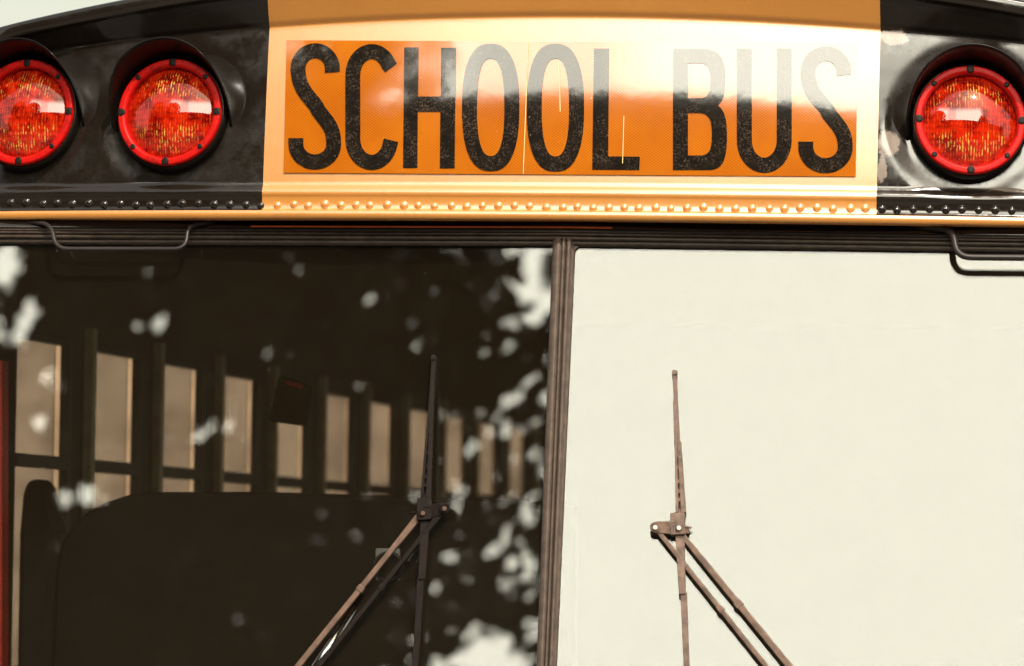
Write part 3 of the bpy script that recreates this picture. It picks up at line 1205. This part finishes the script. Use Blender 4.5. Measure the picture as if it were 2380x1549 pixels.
def wiper(tip, mid, low, arm_a, arm_b, plate, mat_a, mirror):
    """tip, mid, low: px of the blade line; arm_a, arm_b: (start, end, w0, w1)"""
    def bl(py):
        f = (py - tip[1]) / (low[1] - tip[1])
        return tip[0] + (low[0] - tip[0]) * f
    end = 1700
    rub = MB(); rub.bar(P(bl(tip[1]), tip[1], .006), P(bl(end), end, .006), .0045, .0045, .010)
    wb = part(rub.build('wiper', m_blade, None))
    kids = []
    spn = MB()
    spn.bar(P(bl(tip[1] + 4), tip[1] + 4, .013), P(bl(end - 10), end - 10, .013), .0072, .0072, .003)
    spn.bar(P(bl(tip[1]), tip[1], .014), P(bl(tip[1] + 10), tip[1] + 10, .014), .0085, .0085, .006)
    o_ = -3 * mirror
    y0 = tip[1]
    spn.bar(P(bl(y0 + 70) + o_ * .3, y0 + 70, .016), P(bl(y0 + 175) + o_ * .3, y0 + 175, .018), .0078, .0095, .006)
    ymid = mid[1]
    spn.bar(P(bl(ymid + 185) + o_, ymid + 185, .020), P(bl(ymid + 30) + o_, ymid + 30, .019), .0105, .0155, .006)
    spn.bar(P(bl(ymid + 180), ymid + 180, .018), P(bl(ymid + 420), ymid + 420, .014), .0105, .009, .005)
    kids.append(spn.build('blade_frame', mat_a, None, bevel=.0008))
    yk = MB()                               # slotted yoke over the blade
    a_, b_ = y0 + 165, ymid - 5
    for s_, w_ in ((-1, .0036), (1, .0062)):
        yk.bar(P(bl(a_) + s_ * 4, a_, .019), P(bl(b_) + s_ * 7.5, b_, .021), w_, w_ * 1.3, .007)
    for f in (.02, .16, .36, .56, .70, .82, .98):
        py = a_ + (b_ - a_) * f
        hw = 4 + 3.5 * f
        yk.bar(P(bl(py), py - 5, .019), P(bl(py), py + 5 + 6 * (f in (.02, .16, .98)), .019), hw * 2 * PXM, hw * 2 * PXM, .005)
    kids.append(yk.build('yoke', mat_a, None, bevel=.0006))
    # pivot head
    hd = MB()
    mx_, my_ = mid
    hd.bar(P(mx_, my_ - 3, .020), P(mx_ + 1, my_ + 48, .020), .023, .024, .016)
    pq = plate
    hd.bar(P(mx_, my_ + 30, .0235), P(pq[0], pq[1], .0235), .022, .019, .006)
    hd.tube([P(pq[0], pq[1], .018), P(pq[0], pq[1], .029)], .0088, 20)
    hd.tube([P(mx_ + 6 * mirror, my_ + 32, .018), P(mx_ + 6 * mirror, my_ + 32, .030)], .0075, 20)
    hd.bar(P(mx_ + 10 * mirror, my_ + 26, .020), P(mx_ + 34 * mirror, my_ + 30, .020), .004, .003, .004)
    hd.bar(P(mx_ + 10 * mirror, my_ + 36, .014), P(mx_ + 28 * mirror, my_ + 38, .014), .011, .008, .010)
    kids.append(hd.build('pivot_head', mat_a, None, bevel=.0012))
    for cpt in (pq, (mx_ + 3 * mirror, my_ + 30)):
        s_ = MB(); s_.tube([P(cpt[0], cpt[1], .029), P(cpt[0], cpt[1], .034)], .0036, 14)
        kids.append(s_.build('pivot_pin', m_chrome_worn if mirror == 1 else m_wiperm, None, smooth=False))
    for (s0, s1, w0, w1) in (arm_a, arm_b):
        am = MB()
        d = (s1[0] - s0[0]) / (s1[1] - s0[1])
        e = (s0[0] + d * (1640 - s0[1]), 1640)
        k1 = (s0[0] + d * 85, s0[1] + 85)
        am.bar(P(*s0, .019), P(*k1, .019), w0 * PXM, w1 * PXM, .007)
        am.bar(P(k1[0] - d * 6, k1[1] - 6, .0185), P(*e, .020), w1 * PXM * .92, w1 * PXM * 1.02, .0105)
        am.bar(P(k1[0] + d * 90, k1[1] + 90, .0195), P(k1[0] + d * 102, k1[1] + 102, .0195), w1 * PXM * 1.25, w1 * PXM * 1.25, .0118)
        kids.append(am.build('arm', mat_a if mirror == 1 or s0 == arm_b[0] else m_wiperm, None, bevel=.0016))
    for k in kids:
        k.parent = wb
    # the rubber's matrix is the parent inverse of the bus: keep children in world place
    return wb


m_chrome_worn = simple('worn_pin', (.75, .68, .6), .35, .1)
wiper((1568, 862), (1575, 1197), (1596, 1549), ((1569, 1224), (1835, 1549), 11, 15), ((1530, 1236), (1781, 1549), 11, 11), (1523, 1226), m_wiper, 1)
wiper((1008, 828), (986, 1163), (965, 1549), ((984, 1188), (693, 1549), 17, 14), ((1031, 1185), (741, 1549), 16, 12), (1033, 1182), m_wiper_shade, -1)

# --- shell of the bus: roof, sides, floor, rear, lower front
S_IN = 1.17
ZR = zl - .02
mb = MB(); mb.box((-S_IN - .05, .75, ZR - .16), (S_IN + .05, 9.6, ZR - .13)); part(mb.build('ceiling', m_inceil, None))
vs, fs = [], []
xs = frange(-1.14, 1.14, 40)
for y in (.86, 9.7):
    for x in xs:
        vs.append((x, y, zl + .04 - .109 * x * x))
for i in range(40):
    fs.append((i, i + 1, 41 + i + 1, 41 + i))
o = mesh_obj('roof', vs, fs, m_yel, None, thick=.01); part(o)
mb = MB(); mb.box((-1.25, .2, .95), (1.25, 9.7, 1.0)); part(mb.build('floor', m_inblk, None))
mb = MB(); mb.box((-1.25, 9.6, .5), (1.25, 9.7, 2.9)); part(mb.build('rear_wall', m_inceil, None))
mb = MB(); mb.box((S_IN, .2, .5), (1.25, 9.6, 1.78)); mb.box((S_IN, .2, 2.45), (1.25, 9.6, 2.82))
for i in range(13):
    mb.box((S_IN + .02, .22 + i * .71, 1.78), (1.24, .34 + i * .71, 2.45))
part(mb.build('side_wall', m_inceil, None))
mb = MB(); mb.box((-1.14, -.28, .5), (1.14, -.22, 1.46)); part(mb.build('front_cowl', m_yel, None, bevel=.02))
for sd in (-1, 1):
    for z0, z1 in ((.5, 1.76), (2.46, 2.80)):
        mb = MB(); mb.box((min(sd * 1.253, sd * 1.265), .28, z0), (max(sd * 1.253, sd * 1.265), 9.72, z1)); part(mb.build('side_panel', m_yel, None, bevel=.004))
    mb = MB(); mb.box((min(sd * 1.145, sd * 1.262), .13, .5), (max(sd * 1.145, sd * 1.262), .27, 2.78)); part(mb.build('corner_pillar', m_yel, None, bevel=.02))
# inner front bulkhead so that no light leaks above the glass
mb = MB(); mb.box((-1.14, .20, ZT + .012), (1.14, .22, 2.72)); part(mb.build('front_bulkhead', m_inceil, None))

# side with the windows (image left)
PITCH = .71
Y0 = -9 + 14.34 * PITCH           # near edge of the first window, y
ztop = pt(100, 783, 0).z
def zat(py, yd):
    d = ray(1310, py); return (CAM + d * ((yd + 9) / d.y)).z
WT, WM0, WM1, WB = 2.412, 2.185, 2.160, 1.78
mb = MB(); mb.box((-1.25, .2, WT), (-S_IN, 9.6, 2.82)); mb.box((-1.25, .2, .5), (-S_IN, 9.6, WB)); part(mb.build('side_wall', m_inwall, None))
mb = MB(); mb.box((-1.25, .2, WB), (-S_IN + .004, Y0 - .02, WT)); part(mb.build('door_pillar', m_inblk, None))
for n in range(11):
    y = Y0 + n * PITCH
    ye = y + .47
    if y + PITCH > 9.6:
        break
    fr_ = MB()
    fr_.box((-S_IN - .012, y - .012, WB), (-S_IN + .003, y, WT))
    fr_.box((-S_IN - .012, ye, WB), (-S_IN + .003, ye + .03, WT))
    fr_.box((-S_IN - .012, y, WM1), (-S_IN + .006, ye, WM0))
    fr_.box((-S_IN - .012, y, WT - .010), (-S_IN + .003, ye, WT))
    wnd = part(fr_.build('side_window', m_frame, None))
    gp = MB(); gp.box((-S_IN - .010, y, WB), (-S_IN - .006, ye - .085, WT - .012))
    g_ = gp.build('pane', m_sglass, None); g_.parent = wnd
    gp = MB(); gp.box((-S_IN - .010, ye - .084, WB), (-S_IN - .006, ye, WT - .012))
    g_ = gp.build('pane', m_sglass2, None); g_.parent = wnd
    ps = MB(); ps.box((-S_IN - .016, ye + .005, WB), (-S_IN - .0, y + PITCH - .013, WT))
    part(ps.build('pillar', m_inwall, None))
    ps = MB(); ps.box((-S_IN + .001, ye + .15, WB), (-S_IN + .018, ye + .19, WT + .03))
    part(ps.build('window_post', m_post, None))

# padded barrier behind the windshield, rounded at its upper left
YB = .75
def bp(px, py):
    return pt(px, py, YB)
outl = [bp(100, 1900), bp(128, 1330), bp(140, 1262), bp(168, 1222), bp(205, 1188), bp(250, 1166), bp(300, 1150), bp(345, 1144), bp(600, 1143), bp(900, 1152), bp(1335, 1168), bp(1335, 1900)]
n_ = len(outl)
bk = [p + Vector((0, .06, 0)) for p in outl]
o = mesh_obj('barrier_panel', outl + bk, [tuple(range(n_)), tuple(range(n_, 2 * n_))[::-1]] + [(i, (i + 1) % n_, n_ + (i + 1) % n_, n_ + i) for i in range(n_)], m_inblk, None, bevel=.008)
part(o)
# seat back near the first side window
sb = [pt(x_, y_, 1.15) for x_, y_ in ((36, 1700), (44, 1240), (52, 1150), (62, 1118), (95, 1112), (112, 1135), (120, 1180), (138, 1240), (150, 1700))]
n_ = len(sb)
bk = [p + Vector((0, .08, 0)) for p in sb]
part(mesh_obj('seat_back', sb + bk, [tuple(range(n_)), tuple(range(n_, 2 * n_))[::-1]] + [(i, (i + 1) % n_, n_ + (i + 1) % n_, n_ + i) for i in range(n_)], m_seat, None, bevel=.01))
# red-edged door post at the far left
a_, b_ = pt(-14, 840, .5), pt(-14, 1800, .5)
mb = MB(); mb.bar(a_, b_, .040, .040, .05); part(mb.build('door_edge', m_red, None))
# inside mirror
mb = MB(); mb.bar(pt(637, 925, 1.0), pt(722, 945, 1.0), .088, .075, .03, ref=Vector((0, -1, 0))); im = part(mb.build('inside_mirror', m_inblk, None, bevel=.008))
mb = MB(); mb.bar(pt(664, 889, .97), pt(704, 900, .97), .007, .009, .004); k = mb.build('red_marker', m_red, None, bevel=.0015); k.parent = im
# chrome grab rail with coloured grip, fan on a square plate
mb = MB(); mb.tube([pt(842, 1385, .30), pt(790, 1465, .26), pt(700, 1610, .20)], [.0042, .0085, .0125], 16)
part(mb.build('grab_rail', m_chrome, None, smooth=True))
fan = MB(); fan.bar(pt(873, 1312, .42), pt(930, 1312, .42), .055, .055, .006)
fn_ = part(fan.build('dashboard_fan', m_grey, None, bevel=.004))
c = pt(903, 1318, .40)
ring = [c + Vector((math.cos(a) * .0235, 0, math.sin(a) * .0235)) for a in frange(0, 2 * math.pi, 32)]
mb = MB(); mb.tube(ring, .0035, 10, cap=False); k = mb.build('fan_ring', m_tube, None, smooth=True); k.parent = fn_
mb = MB(); mb.tube([c + Vector((0, .01, 0)), c + Vector((0, -.006, 0))], .020, 24); k = mb.build('fan_hub', m_inblk, None); k.parent = fn_
